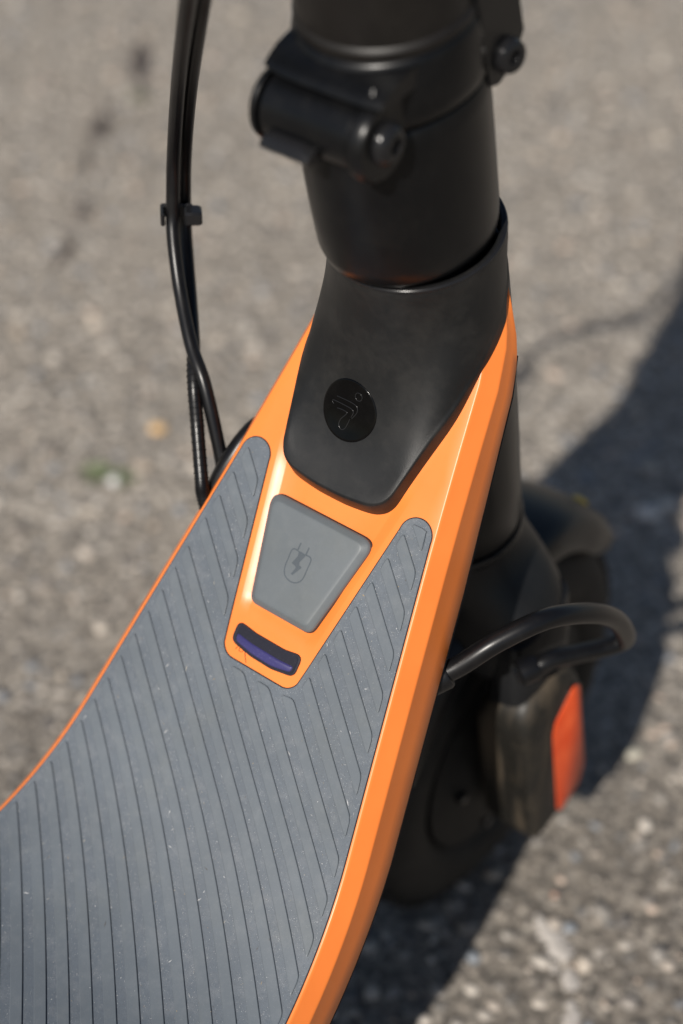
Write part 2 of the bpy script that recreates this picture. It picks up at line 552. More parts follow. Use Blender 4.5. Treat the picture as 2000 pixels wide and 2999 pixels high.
def D(x, t, h=0.0):
    """point on the deck: x across, t down the ramp and back along the deck, h above its surface"""
    if t <= TB:
        y, z, a = -t * CS, H0 - t * SS, SL
    else:
        cy, cz = -TB * CS - RB * SS, H0 - TB * SS + RB * CS
        a = SL - (t - TB) / RB
        if a >= 0:
            y, z = cy + RB * math.sin(a), cz - RB * math.cos(a)
        else:
            y, z, a = cy - (t - TB - RB * SL), cz - RB, 0.0
    return Vector((x, y - h * math.sin(a), z + h * math.cos(a)))

def A(d, r, phi):
    """point round the stem axis: d along it, r out, phi round (0 right, -pi/2 rear)"""
    return BASE + AX * d + (XH * math.cos(phi) + VF * math.sin(phi)) * r

scooter = bpy.data.objects.new("electric_scooter", None)
COL.objects.link(scooter)
scooter.location = (0, 0.0772, 0)
scooter.empty_display_size = 0.1
bpy.context.view_layer.update()
PINV = Matrix.Translation(-Vector(scooter.location))
scooter["label"] = "black and orange electric kick scooter with grey ribbed deck standing on asphalt"
scooter["category"] = "scooter"

def wm(t):      # half width of the mat
    t = min(t, 0.36)
    return 0.0539 + 0.1712 * (t - 0.098)
def w1(t):      # half width of the orange top
    return interp(t, [-0.0155, 0.0, 0.0141, 0.0285, 0.0577, 0.0865, 0.1122, 0.1465, 0.36, 0.37], [0.0345, 0.0386, 0.0418, 0.0455, 0.0497, 0.0541, 0.0582, 0.0640, 0.1005, 0.1005])
def nn(t):      # half width of the notch in the mat
    return interp(t, [0.1, 0.195], [0.0392, 0.0216])
def h3(t):      # lower edge of the orange side
    return interp(t, [-0.0155, 0.004, 0.0175, 0.058, 0.08, 0.12, 0.13], [-0.004, -0.016, -0.0215, -0.0262, -0.0282, -0.0312, -0.0312]) if t < 0.12 else -0.0312

# cap outline on the ramp
CAP = fillet([(-0.0303, 0.1146), (-0.0180, 0.1666), (0.0180, 0.1666), (0.0303, 0.1146)], [0.0062, 0.0052, 0.0052, 0.0062], 8)
def cap_half(t):
    return interp(t, [0.1146, 0.1666], [0.0303, 0.0180])
def smooth(a, b, x):
    x = max(0.0, min(1.0, (x - a) / (b - a)))
    return x * x * (3 - 2 * x)
def dish(x, t):
    """shallow hollow round the charging cap"""
    n0 = nn(t) - 0.0035
    depth = 0.0019 * smooth(0.080, 0.105, t) * (1 - smooth(0.166, 0.172, t))
    return -depth * max(0.0, min(1.0, (n0 - abs(x)) / 0.0055))

# orange shell: top sheet and the two faceted flanks
TT = [-0.0155, -0.010, -0.004, 0.004, 0.011, 0.0175, 0.03, 0.045, 0.06, 0.075] + [0.085 + 0.003 * i for i in range(32)] + [0.19, 0.20, 0.22, 0.235] + [0.25 + 0.0082 * i for i in range(17)] + [0.40, 0.45, 0.5, 0.56, 0.62]
top = MB()
rows = []
for t in TT:
    w = w1(t) - 0.0007
    c = nn(t)
    if 0.07 < t < 0.185:
        xs_ = [-w, -w * 0.5 - c * 0.5, -c, -c + 0.0033, -c + 0.0037, -c + 0.006, -c + 0.0087, -c + 0.0091, -(c - 0.0091) * 0.5, 0]
    else:
        xs_ = [-w + w * k / 9 for k in range(10)]
    xs_ = xs_ + [-x for x in xs_[-2::-1]]
    hh = h3(t)
    b = []
    h2 = max(-0.0080, hh * 0.42)
    k2 = 0.0055 * (h2 / -0.008)
    W = w1(t)
    prof = [(W - 0.0003, -0.0001), (W + 0.0001, -0.0004), (W + k2 * 0.10 + 0.0001, h2 * 0.12 - 0.0003), (W + k2 * 0.5, h2 * 0.53), (W + k2 * 0.92, h2 * 0.93), (W + k2 + 0.0001, h2 - 0.0002), (W + k2 + 0.00025, h2 - 0.0008), (W + k2 + 0.00022, h2 - 0.0016),
            (W + k2 + 0.0010, hh * 0.5 + h2 * 0.5), (W + k2 + 0.0015, hh + 0.0010), (W + k2 + 0.0012, hh + 0.0003), (W + k2 + 0.0003, hh), (W - 0.006, hh - 0.0002)]
    row = [D(-x, t, h) for x, h in prof[::-1]] + [D(x, t, dish(x, t)) for x in xs_] + [D(x, t, h) for x, h in prof]
    rows.append(row)
top.grid(rows)
shell = top.build("deck_shell", "orange_paint", scooter, angle=28)

# black tray beneath the orange edge and the battery body
def ring_under(t, k):
    hh = h3(t)
    W = w1(t) + 0.0030
    dp = interp(t, [0.02, 0.10, 0.16, 0.25, 0.38, 0.7], [0.006, 0.018, 0.030, 0.042, 0.052, 0.052])
    pr = [(W - 0.002, hh - 0.0004), (W + 0.0034, hh - 0.0005), (W + 0.0038, hh - 0.0010), (W + 0.0034, hh - 0.0018), (W - 0.003, hh - 0.0034), (W - 0.008, hh - dp * 0.5), (W - 0.018, hh - dp), (0.0, hh - dp)]
    half = [D(x, t, h) for x, h in pr]
    return half + [Vector((-p.x, p.y, p.z)) for p in half[-2::-1]]
tr = MB()
tr.loft([ring_under(t, 0) for t in [0.012, 0.03, 0.06, 0.09, 0.12, 0.15, 0.18, 0.21, 0.235] + [0.25 + 0.0131 * i for i in range(11)] + [0.45, 0.55, 0.618]])
tray = tr.build("under_tray", "black_smooth", scooter, angle=30)

# ---- deck mat (three joined strips, slightly proud, with a skirt all round)
HM = 0.0004
def finger(t):
    """x interval of the right-hand mat strip at t"""
    tc, rc = 0.1035, 0.0081
    lo, hi = nn(t), wm(t)
    if t < tc:
        k = math.sqrt(max(0.0, 1 - ((tc - t) / rc) ** 2))
        mid = (nn(tc) + wm(tc)) / 2 + 0.0002
        lo, hi = mid - (mid - nn(tc)) * k, mid + (wm(tc) - mid) * k
    r = 0.0065
    if t > 0.195 - r and t <= 0.195:
        k = (t - (0.195 - r)) / r
        lo = nn(t) - r * (1 - math.sqrt(max(0.0, 1 - k * k)))
    return lo, hi
XC = nn(0.195) - 0.0065
def mat_rows(off):
    ts = [0.0954 + 0.0081 * (1 - math.cos(k / 8 * math.pi / 2)) for k in range(9)] + [0.105 + 0.006 * k for k in range(14)] + [0.1885 + 0.0065 * math.sin(k / 8 * math.pi / 2) for k in range(1, 9)]
    ts2 = [0.195, 0.2, 0.21, 0.22, 0.23, 0.24] + [0.25 + 0.0066 * i for i in range(21)] + [0.39, 0.42, 0.46, 0.52, 0.58, 0.605]
    right = []
    for t in ts:
        lo, hi = finger(t)
        right.append([(lo + (hi - lo) * k / 6, t) for k in range(7)])
    low = []
    for t in ts2:
        low.append([(-wm(t) + (wm(t) - XC) * k / 6, t) for k in range(7)] + [(-XC + 2 * XC * k / 4, t) for k in range(1, 4)] + [(XC + (wm(t) - XC) * k / 6, t) for k in range(7)])
    return right, low
right, low = mat_rows(0)
m = bmesh.new()
PT = {}
def bvert(x, t):
    k = (round(x, 7), round(t, 7))
    if k not in PT:
        PT[k] = m.verts.new(D(x, t, HM))
        REV[PT[k]] = (x, t)
    return PT[k]
REV = {}
def bgrid(rows):
    for i in range(len(rows) - 1):
        for j in range(len(rows[0]) - 1):
            vs = []
            for q in (rows[i][j], rows[i][j + 1], rows[i + 1][j + 1], rows[i + 1][j]):
                v = bvert(*q)
                if v not in vs:
                    vs.append(v)
            if len(vs) > 2:
                try:
                    m.faces.new(vs)
                except ValueError:
                    pass
bgrid(right)
bgrid([[(-x, t) for x, t in r[::-1]] for r in right])
bgrid(low)
bed = [e for e in m.edges if len(e.link_faces) == 1]
ring = {}
for e in bed:
    for v in e.verts:
        if v not in ring:
            x, t = REV[v]
            ring[v] = m.verts.new(D(x, t, -0.0030))
for e in bed:
    a, b = e.verts
    m.faces.new((a, b, ring[b], ring[a]))
gap_edges = [(REV[e.verts[0]], REV[e.verts[1]]) for e in bed]
bmesh.ops.recalc_face_normals(m, faces=m.faces)
me = bpy.data.meshes.new("deck_mat")
for f in m.faces:
    f.smooth = True
for e in m.edges:
    if len(e.link_faces) == 2 and e.calc_face_angle(0) > 0.6:
        e.smooth = False
m.to_mesh(me)
m.free()
me.materials.append(MAT["grey_rubber"])
mat_o = bpy.data.objects.new("deck_mat", me)
COL.objects.link(mat_o)
mat_o.parent = scooter
mat_o.matrix_parent_inverse = PINV
mat_o["label"] = "grey rubber deck mat with raised diagonal ribs"

# dark joint between mat and shell
gp = MB()
cxm = lambda x, t: (x, t)
for (a, b) in gap_edges:
    ta = Vector((b[0] - a[0], b[1] - a[1]))
    if ta.length < 1e-7:
        continue
    nrm = Vector((-ta.y, ta.x)).normalized() * 0.00055
    gp.add([D(a[0] + nrm.x, a[1] + nrm.y, 0.00015), D(b[0] + nrm.x, b[1] + nrm.y, 0.00015), D(b[0] - nrm.x, b[1] - nrm.y, 0.00015), D(a[0] - nrm.x, a[1] - nrm.y, 0.00015)], [(0, 1, 2, 3)])
joint = gp.build("mat_joint", "dark_gap", mat_o, fix=False)

# ---- raised ribs, one object each
INS = 0.0026
def inside(x, t):
    ax_ = abs(x)
    if ax_ > wm(t) - INS or t < 0.0954 + INS or t > 0.60:
        return False
    if t < 0.195 + INS:
        if t < 0.1035:
            mid = (nn(0.1035) + wm(0.1035)) / 2
            return (ax_ - mid) ** 2 + (t - 0.1035) ** 2 < (0.0081 - INS + 0.0008) ** 2
        if t > 0.189 and ax_ < XC + 0.004:
            return (t - 0.1885) > math.sqrt(max(0, (0.0065 + INS) ** 2 - max(0, ax_ - XC) ** 2)) if ax_ > XC else False
        return ax_ > nn(min(t, 0.195)) + INS * (1.0 if t < 0.192 else 0.8)
    return True
def runs(c):
    out, cur = [], None
    st = 0.0003
    x = -0.105
    while x < 0.105:
        if inside(x, x + c):
            if cur is None:
                cur = [x, x]
            cur[1] = x
        elif cur is not None:
            out.append(cur)
            cur = None
        x += st
    if cur:
        out.append(cur)
    if c >= 0.212 and len(out) > 1:          # ribs that pass the notch corner run through
        out = [[out[0][0], out[-1][1]]]
    return out
RC = [0.0785, 0.0940, 0.1097, 0.1252, 0.1410, 0.1570, 0.1730, 0.1882, 0.2034, 0.2182, 0.2326, 0.2474, 0.2627, 0.2780, 0.2936, 0.3088, 0.3240, 0.3390, 0.3542, 0.3690, 0.3837, 0.3990]
while RC[-1] < 0.60:
    RC.append(RC[-1] + 0.0152)
RC = [0.0480, 0.0632] + RC
RW, RH = 0.0078, 0.0010
FR = [0, 0.05, 0.13, 0.25, 0.4, 0.6, 0.75, 0.87, 0.95, 1]
def rib(c0, c1, r0, r1):
    """strip between lines t-x=c0 and c1, ends run from r0 to r1"""
    L = max(r0[1] - r0[0], r1[1] - r1[0])
    n = max(4, int(L / 0.006))
    al = [0.0, 0.00045 / max(L, 0.004)] + [k / n for k in range(1, n)] + [1 - 0.00045 / max(L, 0.004), 1.0]
    rows = []
    for f in FR:
        c = c0 + (c1 - c0) * f
        a = r0[0] + (r1[0] - r0[0]) * f
        b = r0[1] + (r1[1] - r0[1]) * f
        ed = min(f, 1 - f) / 0.25
        dl = 0.0013 * (1 - math.sqrt(max(0.0, 1 - (1 - min(1, ed)) ** 2)))
        a, b = a + dl, b - dl
        if b - a < 0.0005:
            a = b = (a + b) / 2
            b += 0.0005
        row = []
        for i, s_ in enumerate(al):
            x = a + (b - a) * s_
            edge = (i in (0, len(al) - 1)) or f in (0, 1)
            row.append((x, x + c, HM + RH - (0.00022 if edge else 0)))
        rows.append(row)
    mb = MB()
    mb.grid([[D(*q) for q in r] for r in rows])
    loop = [rows[0][i] for i in range(len(al))] + [rows[j][-1] for j in range(1, len(FR))] + [rows[-1][i] for i in range(len(al) - 2, -1, -1)] + [rows[j][0] for j in range(len(FR) - 2, 0, -1)]
    k = len(loop)
    mb.add([D(*q) for q in loop] + [D(q[0], q[1], HM - 0.0005) for q in loop], [(i, (i + 1) % k, (i + 1) % k + k, i + k) for i in range(k)])
    return mb.build("rib", "grey_rubber_rib", mat_o, angle=13)
for c in RC:
    for rm in runs(c + RW / 2):
        sh = -0.0042 if (rm[1] < 0 and rm[1] + c < 0.19) else 0.0
        if sh:
            alt = [r for r in runs(c + sh + RW / 2) if r[1] < 0]
            if not alt:
                continue
            rm = alt[0]
        ca, cb = c + sh, c + RW + sh
        def best(cc):
            bl, bo = None, 0
            for r in runs(cc):
                ov = min(r[1], rm[1]) - max(r[0], rm[0])
                if ov > bo:
                    bl, bo = r, ov
            return bl
        ra, rb = best(ca), best(cb)
        if ra is None and rb is None:
            continue
        mid = (rm[0] + rm[1]) / 2
        if ra is None:
            ra = [mid - 0.0012, mid + 0.0012]
        if rb is None:
            rb = [mid - 0.0012, mid + 0.0012]
        if max(ra[1] - ra[0], rb[1] - rb[0]) < 0.003:
            continue
        rib(ca, cb, ra, rb)

# grit and lint lying on the mat, too fine to count
GV, GF, GT = [], [], []
grd = random.Random(5)
for i in range(1500):
    t = grd.uniform(0.10, 0.42)
    x = grd.uniform(-1, 1) * (wm(t) - 0.002)
    if t < 0.197 and abs(x) < nn(t) + 0.001:
        continue
    c_ = t - x
    fr = min(((c_ - q) for q in RC if q <= c_), default=1.0)
    on_rib = fr < RW
    if on_rib and grd.random() < 0.82:
        continue
    hb_ = HM + (RH if on_rib else 0.0)
    sz = 0.00008 + 0.00020 * grd.random() ** 2.5
    ln = sz * (grd.uniform(3, 7) if grd.random() < 0.22 else grd.uniform(0.8, 1.5))
    an = grd.uniform(0, 6.28)
    ca, sa = math.cos(an), math.sin(an)
    k = len(GV)
    for dx, dy, dz in ((ln, 0, 0), (0, sz * 0.8, 0), (-ln, 0, 0), (0, -sz * 0.8, 0), (0, 0, sz * 0.9)):
        GV.append(D(x + dx * ca - dy * sa, t + dx * sa + dy * ca, hb_ + 0.00002 + dz))
    GF += [(k, k + 1, k + 4), (k + 1, k + 2, k + 4), (k + 2, k + 3, k + 4), (k + 3, k, k + 4)]
    tint = grd.choice([(0.75, 0.75, 0.75), (0.62, 0.62, 0.62), (0.8, 0.8, 0.8), (0.5, 0.5, 0.5), (0.45, 0.32, 0.15), (0.08, 0.07, 0.06), (0.5, 0.45, 0.36)])
    GT += [tint] * 5
gme = bpy.data.meshes.new("grit")
gme.from_pydata([tuple(v) for v in GV], [], GF)
gat = gme.color_attributes.new("tint", 'FLOAT_COLOR', 'POINT')
gat.data.foreach_set("color", [v for t_ in GT for v in (t_[0], t_[1], t_[2], 1.0)])
gme.materials.append(MAT["pebble"])
grit = bpy.data.objects.new("grit", gme)
COL.objects.link(grit)
grit.parent = mat_o
grit["kind"] = "stuff"

# a curl of thread stuck to the orange panel
th = [(-0.0150, 0.1902), (-0.0140, 0.1880), (-0.0120, 0.1868), (-0.0104, 0.1874), (-0.0112, 0.1898), (-0.0130, 0.1900), (-0.0128, 0.1880), (-0.0108, 0.1876), (-0.0090, 0.1905), (-0.0070, 0.1935)]
MB().loft(tube_rings(catmull([D(x, t, 0.0004) for x, t in th], 6), 0.00010, 5)).build("thread", "dark_gap", shell)

# ---- charging cap: bevelled grey rubber lid with an engraved plug
def plate2d(name, outline, levels, mat, parent, angle=30, dome=0.0):
    """stack of insets of a 2-D outline on the ramp: levels = [(inset, h), ...], last one filled"""
    rings = []
    for ins, h in levels:
        p = inset2d(outline, ins) if ins else outline
        rings.append([D(q.x, q.y, h) for q in p])
    mb = MB().loft(rings, cap0=False, cap1=False)
    last = rings[-1]
    c = sum(last, Vector()) / len(last)
    k = len(last)
    mb.add(last + [c], [(i, (i + 1) % k, k) for i in range(k)])
    return mb.build(name, mat, parent, angle=angle)
def inset_raw(pts, d):
    return inset2d([Vector(p) for p in pts], d)
CAPR = [(-0.0303, 0.1146), (-0.0180, 0.1666), (0.0180, 0.1666), (0.0303, 0.1146)]
CAPF = [0.0062, 0.0052, 0.0052, 0.0062]
def cap_ring(ins, h):
    q = fillet([tuple(p) for p in inset_raw(CAPR, ins)], [max(r - ins * 0.75, 0.0016) for r in CAPF], 8)
    return [D(p.x, p.y, h) for p in q]
def cap_build(name, levels, mat, parent, angle):
    rings = [cap_ring(i, h) for i, h in levels]
    mb = MB().loft(rings, cap0=False, cap1=False)
    last = rings[-1]
    c = sum(last, Vector()) / len(last)
    k = len(last)
    mb.add(last + [c], [(i, (i + 1) % k, k) for i in range(k)])
    return mb.build(name, mat, parent, angle=angle)
cap = cap_build("charging_cap", [(0, -0.0032), (0, 0.0002), (0.0003, 0.0008), (0.0008, 0.0012), (0.0027, 0.0026), (0.0031, 0.0028), (0.0036, 0.0029), (0.0048, 0.0030)], "grey_rubber_cap", scooter, 26)
cap["label"] = "grey rubber charging port cap with engraved plug sign"
plate2d("cap_joint", inset2d(CAP, -0.0005), [(0, -0.0028), (0.0001, -0.0014)], "dark_gap", cap)

def stroke2d(pts, w):
    rows = []
    for i, p in enumerate(pts):
        a, b = Vector(pts[max(0, i - 1)]), Vector(pts[min(len(pts) - 1, i + 1)])
        t = (b - a).normalized()
        nr = Vector((-t.y, t.x)) * w / 2
        rows.append((Vector(p) - nr, Vector(p) + nr))
    return rows
def smooth2d(pts, n=5):
    return [Vector((q.x, q.y)) for q in catmull([(a, b, 0) for a, b in pts], n)]
ic = MB()
HI = 0.00305
for pts, w in (([(-0.0037, 0.1301), (-0.0038, 0.1342)], 0.0008), ([(0.0012, 0.1303), (0.0011, 0.1342)], 0.0008),
               (smooth2d([(-0.0040, 0.1340), (-0.0058, 0.1341), (-0.0067, 0.1354), (-0.0067, 0.1396), (-0.0067, 0.1424), (-0.0061, 0.1452), (-0.0046, 0.1473), (-0.0022, 0.1483), (0.0003, 0.1484), (0.0027, 0.1474), (0.0043, 0.1454), (0.0047, 0.1430), (0.0047, 0.1392), (0.0047, 0.1354), (0.0036, 0.1341), (0.0014, 0.1341)]), 0.00065)):
    st = stroke2d(pts, w)
    ic.grid([[D(a.x, a.y, HI), D(b.x, b.y, HI)] for a, b in st])
bolt = [(-0.0040, 0.1340), (-0.0028, 0.1347), (-0.0025, 0.1363), (-0.0041, 0.1405), (-0.0016, 0.1411), (-0.0011, 0.1418), (-0.0023, 0.1452), (-0.0013, 0.1455), (0.0017, 0.1404), (0.0009, 0.1399), (0.0001, 0.1399), (-0.0004, 0.1385), (0.0008, 0.1356), (0.0012, 0.1341), (-0.0014, 0.1338)]
ic.add([D(x, t, HI + 0.00002) for x, t in bolt], [tuple(range(len(bolt)))])
icon = ic.build("plug_icon", "grey_icon", cap, fix=False)

# ---- violet indicator window below the cap
PILL = fillet([(-0.0193, 0.1770), (-0.0192, 0.1876), (-0.0060, 0.1898), (0.0065, 0.1901), (0.0192, 0.1880), (0.0192, 0.1768), (0.0090, 0.1785), (-0.0080, 0.1784)], [0.0035, 0.0042, 0.02, 0.02, 0.0042, 0.0035, 0.02, 0.02], 6)
pill = plate2d("indicator_window", PILL, [(0, -0.0014), (0, 0.0003), (0.0003, 0.0007), (0.0009, 0.0008), (0.0014, 0.0007), (0.0018, 0.0007)], "violet_dark", scooter, angle=40)
pill["label"] = "dark violet curved indicator window below the charging cap"
lens_ = fillet([(-0.0172, 0.1826), (-0.0168, 0.1866), (-0.0055, 0.1885), (0.0062, 0.1888), (0.0166, 0.1868), (0.0172, 0.1834), (0.0080, 0.1840), (-0.0080, 0.1837)], [0.0012, 0.003, 0.02, 0.02, 0.003, 0.0012, 0.02, 0.02], 5)
plate2d("lens", lens_, [(0, 0.0005), (0.0004, 0.0010), (0.0009, 0.0012)], "violet_window", pill, angle=60)

# ---- neck cover: flares from the round collar to the skirt on the ramp
half = [(0.0, 0.1055), (0.0070, 0.1054), (0.0131, 0.1049), (0.0200, 0.1040), (0.0246, 0.1027), (0.0288, 0.0999), (0.0316, 0.0955), (0.0334, 0.0890), (0.0355, 0.0800), (0.0376, 0.0710), (0.0398, 0.0618), (0.0416, 0.0540), (0.0430, 0.0454), (0.0440, 0.0342),
        (0.0445, 0.0225), (0.0438, 0.0104), (0.0424, -0.0002), (0.0403, -0.0093), (0.0378, -0.0170), (0.0325, -0.0262), (0.0245, -0.0350), (0.0130, -0.0415), (0.0, -0.0435)]
hp = [Vector((q.x, q.y)) for q in catmull([(a, b, 0) for a, b in half], 6)]
acc = [0.0]
for a, b in zip(hp[:-1], hp[1:]):
    acc.append(acc[-1] + (b - a).length)
i_side = min(range(len(hp)), key=lambda i: abs(hp[i].y) + (0 if hp[i].x > 0.03 else 9))
phis = []
for i in range(len(hp)):
    if i <= i_side:
        phis.append(-math.pi / 2 + math.pi / 2 * (acc[i] / acc[i_side]))
    else:
        phis.append(math.pi / 2 * (acc[i] - acc[i_side]) / (acc[-1] - acc[i_side]))
full = [(hp[i], phis[i]) for i in range(len(hp))] + [(Vector((-hp[i].x, hp[i].y)), math.pi - phis[i]) for i in range(len(hp) - 2, 0, -1)]
D1, R1 = 0.0359, 0.0400
def neck_column(q, phi):
    x, t = q.x, q.y
    k = smooth(-0.01, 0.07, t)                    # how much of a skirt there is here
    dirp = Vector((x, t - 0.005))
    dl = dirp.length
    dirp = dirp / dl if dl > 1e-6 else Vector((0, 1))
    hr = 0.0012 + 0.0064 * k
    kf = smooth(0.035, 0.105, t)                   # how far the foot spreads onto the ramp
    B = D(x, t, -0.0012 - 0.005 * smooth(-0.012, 0.004, t) * (1 - smooth(0.01, 0.05, t)))
    Rm = D(x - dirp.x * 0.0030 * k, t - dirp.y * 0.0050 * k, hr)
    T = A(D1 - 0.0022, R1 + 0.0001, phi)
    out3 = (D(dirp.x, t + dirp.y) - D(0, t)).normalized()
    L = (Rm - T).length
    chord = (Rm - T) / L
    m0 = -AX * L * 1.05
    m1 = (out3 * (0.85 * kf + 0.05) + chord * (1.15 - kf) - PN * 0.36 * kf).normalized() * L * 0.95
    col = [A(D1 - 0.012, R1 - 0.0035, phi), A(D1 - 0.0005, R1 - 0.0030, phi), A(D1, R1 - 0.0016, phi), A(D1 - 0.0004, R1 - 0.0005, phi)]
    N = 22
    for i in range(N + 1):
        u = i / N
        u2, u3 = u * u, u * u * u
        col.append(T * (2 * u3 - 3 * u2 + 1) + m0 * (u3 - 2 * u2 + u) + Rm * (-2 * u3 + 3 * u2) + m1 * (u3 - u2))
    d2 = (B - Rm)
    col.append(Rm + out3 * 0.0006 * k + d2 * 0.06)
    col.append(Rm + out3 * 0.0009 * k + d2 * 0.20)
    col.append(B)
    return col
cols = [neck_column(q, ph) for q, ph in full]
nk = MB()
nk.loft([[cols[j][i] for j in range(len(cols))] for i in range(len(cols[0]))], cap0=False, cap1=False)
neck = nk.build("neck_cover", "black_satin", scooter, angle=60)
lip = MB()
ring_lip = []
for k in range(96):
    ph = 2 * math.pi * k / 96
    ring_lip.append([A(D1 - 0.0012 + 0.0012 * math.sin(q), R1 - 0.0010 + 0.0013 * math.cos(q), ph) for q in [2 * math.pi * j / 12 for j in range(12)]])
lip.loft(ring_lip + [ring_lip[0]], cap0=False, cap1=False)
lip.build("collar_lip", "black_metal", neck, angle=80)

# glossy round badge let into the neck, with its embossed emblem
from mathutils.bvhtree import BVHTree
bvh = BVHTree.FromPolygons([v.co[:] for v in neck.data.vertices], [tuple(p.vertices) for p in neck.data.polygons])
BP = Vector((-0.0030, -0.0457, 0.4429))
BZ = Vector((-0.0239, -0.9596, 0.2802)).normalized()
BX = (XH - BZ * XH.dot(BZ)).normalized()
BY = BZ.cross(BX)
def on_neck(u, v, h):
    o = BP + BX * u + BY * v + BZ * 0.03
    hit = bvh.ray_cast(o, -BZ)
    return hit[0] + hit[1] * (h if hit[1].dot(BZ) > 0 else -h)
bd = MB()
rr_ = [(0.0, 0.00035), (0.25, 0.00035), (0.5, 0.00035), (0.75, 0.00035), (0.93, 0.00035), (0.985, 0.00030), (1.0, 0.0001), (1.02, -0.0008)]
bd.loft([[on_neck(0.0147 * f * math.cos(2 * math.pi * k / 56) + 1e-6, 0.0147 * f * math.sin(2 * math.pi * k / 56), h) for k in range(56)] for f, h in [(max(f, 0.01), h) for f, h in rr_]], cap0=True, cap1=False)
badge = bd.build("badge", "black_gloss", neck, angle=60)
badge["label"] = "round glossy black badge with embossed emblem on the neck"
em = MB()
def emb(pts, r):
    path = [on_neck(q.x + 0.0006, q.y, 0.00042) for q in smooth2d(pts, 6)]
    em.loft(tube_rings(path, r, 8))
emb([(-0.0084, 0.0038), (-0.0034, 0.0040), (0.0007, 0.0039), (0.0032, 0.0030), (0.0038, 0.0006), (0.0019, -0.0033)], 0.00026)
emb([(-0.0100, 0.0013), (-0.0055, 0.0014), (-0.0023, 0.0013), (0.0003, 0.0011), (0.0019, 0.0000), (0.0014, -0.0028)], 0.00028)
emb([(-0.0100, 0.0013), (-0.0103, 0.0003), (-0.0092, -0.0004)], 0.00026)
emb([(-0.0069, -0.0015), (-0.0038, -0.0012), (-0.0013, -0.0016), (-0.0021, -0.0033), (-0.0037, -0.0058), (-0.0039, -0.0085), (-0.0021, -0.0101), (-0.0003, -0.0090), (0.0005, -0.0062), (0.0010, -0.0037)], 0.00028)
emb([(0.0030 + 0.0019 * math.cos(k * 0.6283), 0.0081 + 0.0019 * math.sin(k * 0.6283)) for k in range(11)], 0.00024)
em.build("emblem", "black_metal", badge, angle=60)

# ---- head tube below, fork crown ring
ht = MB()
disc_lathe(ht, BASE, AX, [(-0.165, 0.030), (-0.1645, 0.0360), (-0.160, 0.0372), (-0.13, 0.0379), (-0.09, 0.0388), (-0.04, 0.0395), (0.0, 0.0392), (0.020, 0.0385), (0.022, 0.03)], 56)
head = ht.build("head_tube", "black_smooth", scooter, angle=40)
rg = MB()
disc_lathe(rg, BASE, AX, [(-0.1725, 0.030), (-0.172, 0.0372), (-0.170, 0.0378), (-0.1672, 0.0378), (-0.1660, 0.0370), (-0.1655, 0.030)], 56)
rg.build("bearing_ring", "black_metal", head)

# ---- lower folding tube, upper clamp, stem
def oval_ring(d, r, ext, seg=64, pw=1.0):
    pts = []
    for k in range(seg):
        ph = 2 * math.pi * k / seg
        rear = max(0.0, -math.sin(ph))
        pts.append(A(d, r, ph) - VF * ext * rear ** pw)
    return pts
lt = MB()
lt.loft([oval_ring(d, r, e) for d, r, e in ((0.022, 0.030, 0), (0.0225, 0.0338, 0), (0.0375, 0.0340, 0.0), (0.0379, 0.0356, 0.0042), (0.0392, 0.0364, 0.0064), (0.043, 0.0369, 0.0090), (0.050, 0.0373, 0.0108), (0.07, 0.0375, 0.0115), (0.085, 0.0376, 0.0115), (0.110, 0.0377, 0.0105), (0.1178, 0.0376, 0.0092), (0.1195, 0.0368, 0.0080), (0.1197, 0.030, 0))])
ltube = lt.build("folding_tube", "black_smooth", scooter, angle=40)
uc = MB()
uc.loft([oval_ring(d, r, e) for d, r, e in ((0.1201, 0.030, 0.0), (0.1204, 0.0366, 0.006), (0.1219, 0.0378, 0.007), (0.127, 0.0380, 0.007), (0.134, 0.0381, 0.0062), (0.141, 0.0379, 0.004), (0.1455, 0.0375, 0.002), (0.1485, 0.0371, 0.0008), (0.1500, 0.0362, 0.0), (0.1504, 0.032, 0.0))])
uclamp = uc.build("stem_clamp", "black_smooth", scooter, angle=50)
sm = MB()
disc_lathe(sm, BASE, AX, [(0.1500, 0.030), (0.1502, 0.0362), (0.1508, 0.0367), (0.1540, 0.0366), (0.1552, 0.0358), (0.1556, 0.0353), (0.20, 0.0352), (0.40, 0.0345), (0.9, 0.0340), (0.905, 0.030)], 64)
stem = sm.build("stem", "black_stem", scooter, angle=30)

# hinge barrel at the rear of the clamp
HC = Vector((-0.0005, -0.0678, 0.5985))
hb = MB()
disc_lathe(hb, HC, XH, [(-0.0240, 0.004), (-0.0240, 0.0126), (-0.0228, 0.0140), (0.0180, 0.0140), (0.0190, 0.0133), (0.0196, 0.004)], 40)
barrel = hb.build("hinge_barrel", "black_smooth", scooter, angle=30)
he = MB()
disc_lathe(he, HC, XH, [(-0.0300, 0.0015), (-0.0299, 0.0090), (-0.0288, 0.0130), (-0.0272, 0.0151), (-0.0256, 0.0156), (-0.0246, 0.0150), (-0.0244, 0.003)], 40)
he.build("end_cap", "black_smooth", barrel, angle=40)
er = MB()
disc_lathe(er, HC, XH, [(0.0202, 0.004), (0.0204, 0.0150), (0.0214, 0.0163), (0.0260, 0.0165), (0.0276, 0.0155), (0.0278, 0.0040)], 40)
er.build("hinge_ear", "black_smooth", barrel, angle=40)
bo = MB()
disc_lathe(bo, HC, XH, [(0.0276, 0.0088), (0.0290, 0.0088), (0.0310, 0.0080), (0.0324, 0.0064), (0.0330, 0.0044), (0.0328, 0.0036), (0.0310, 0.0034), (0.0308, 0.001)], 30)
bo.build("bolt_head", "black_metal", barrel, angle=35)
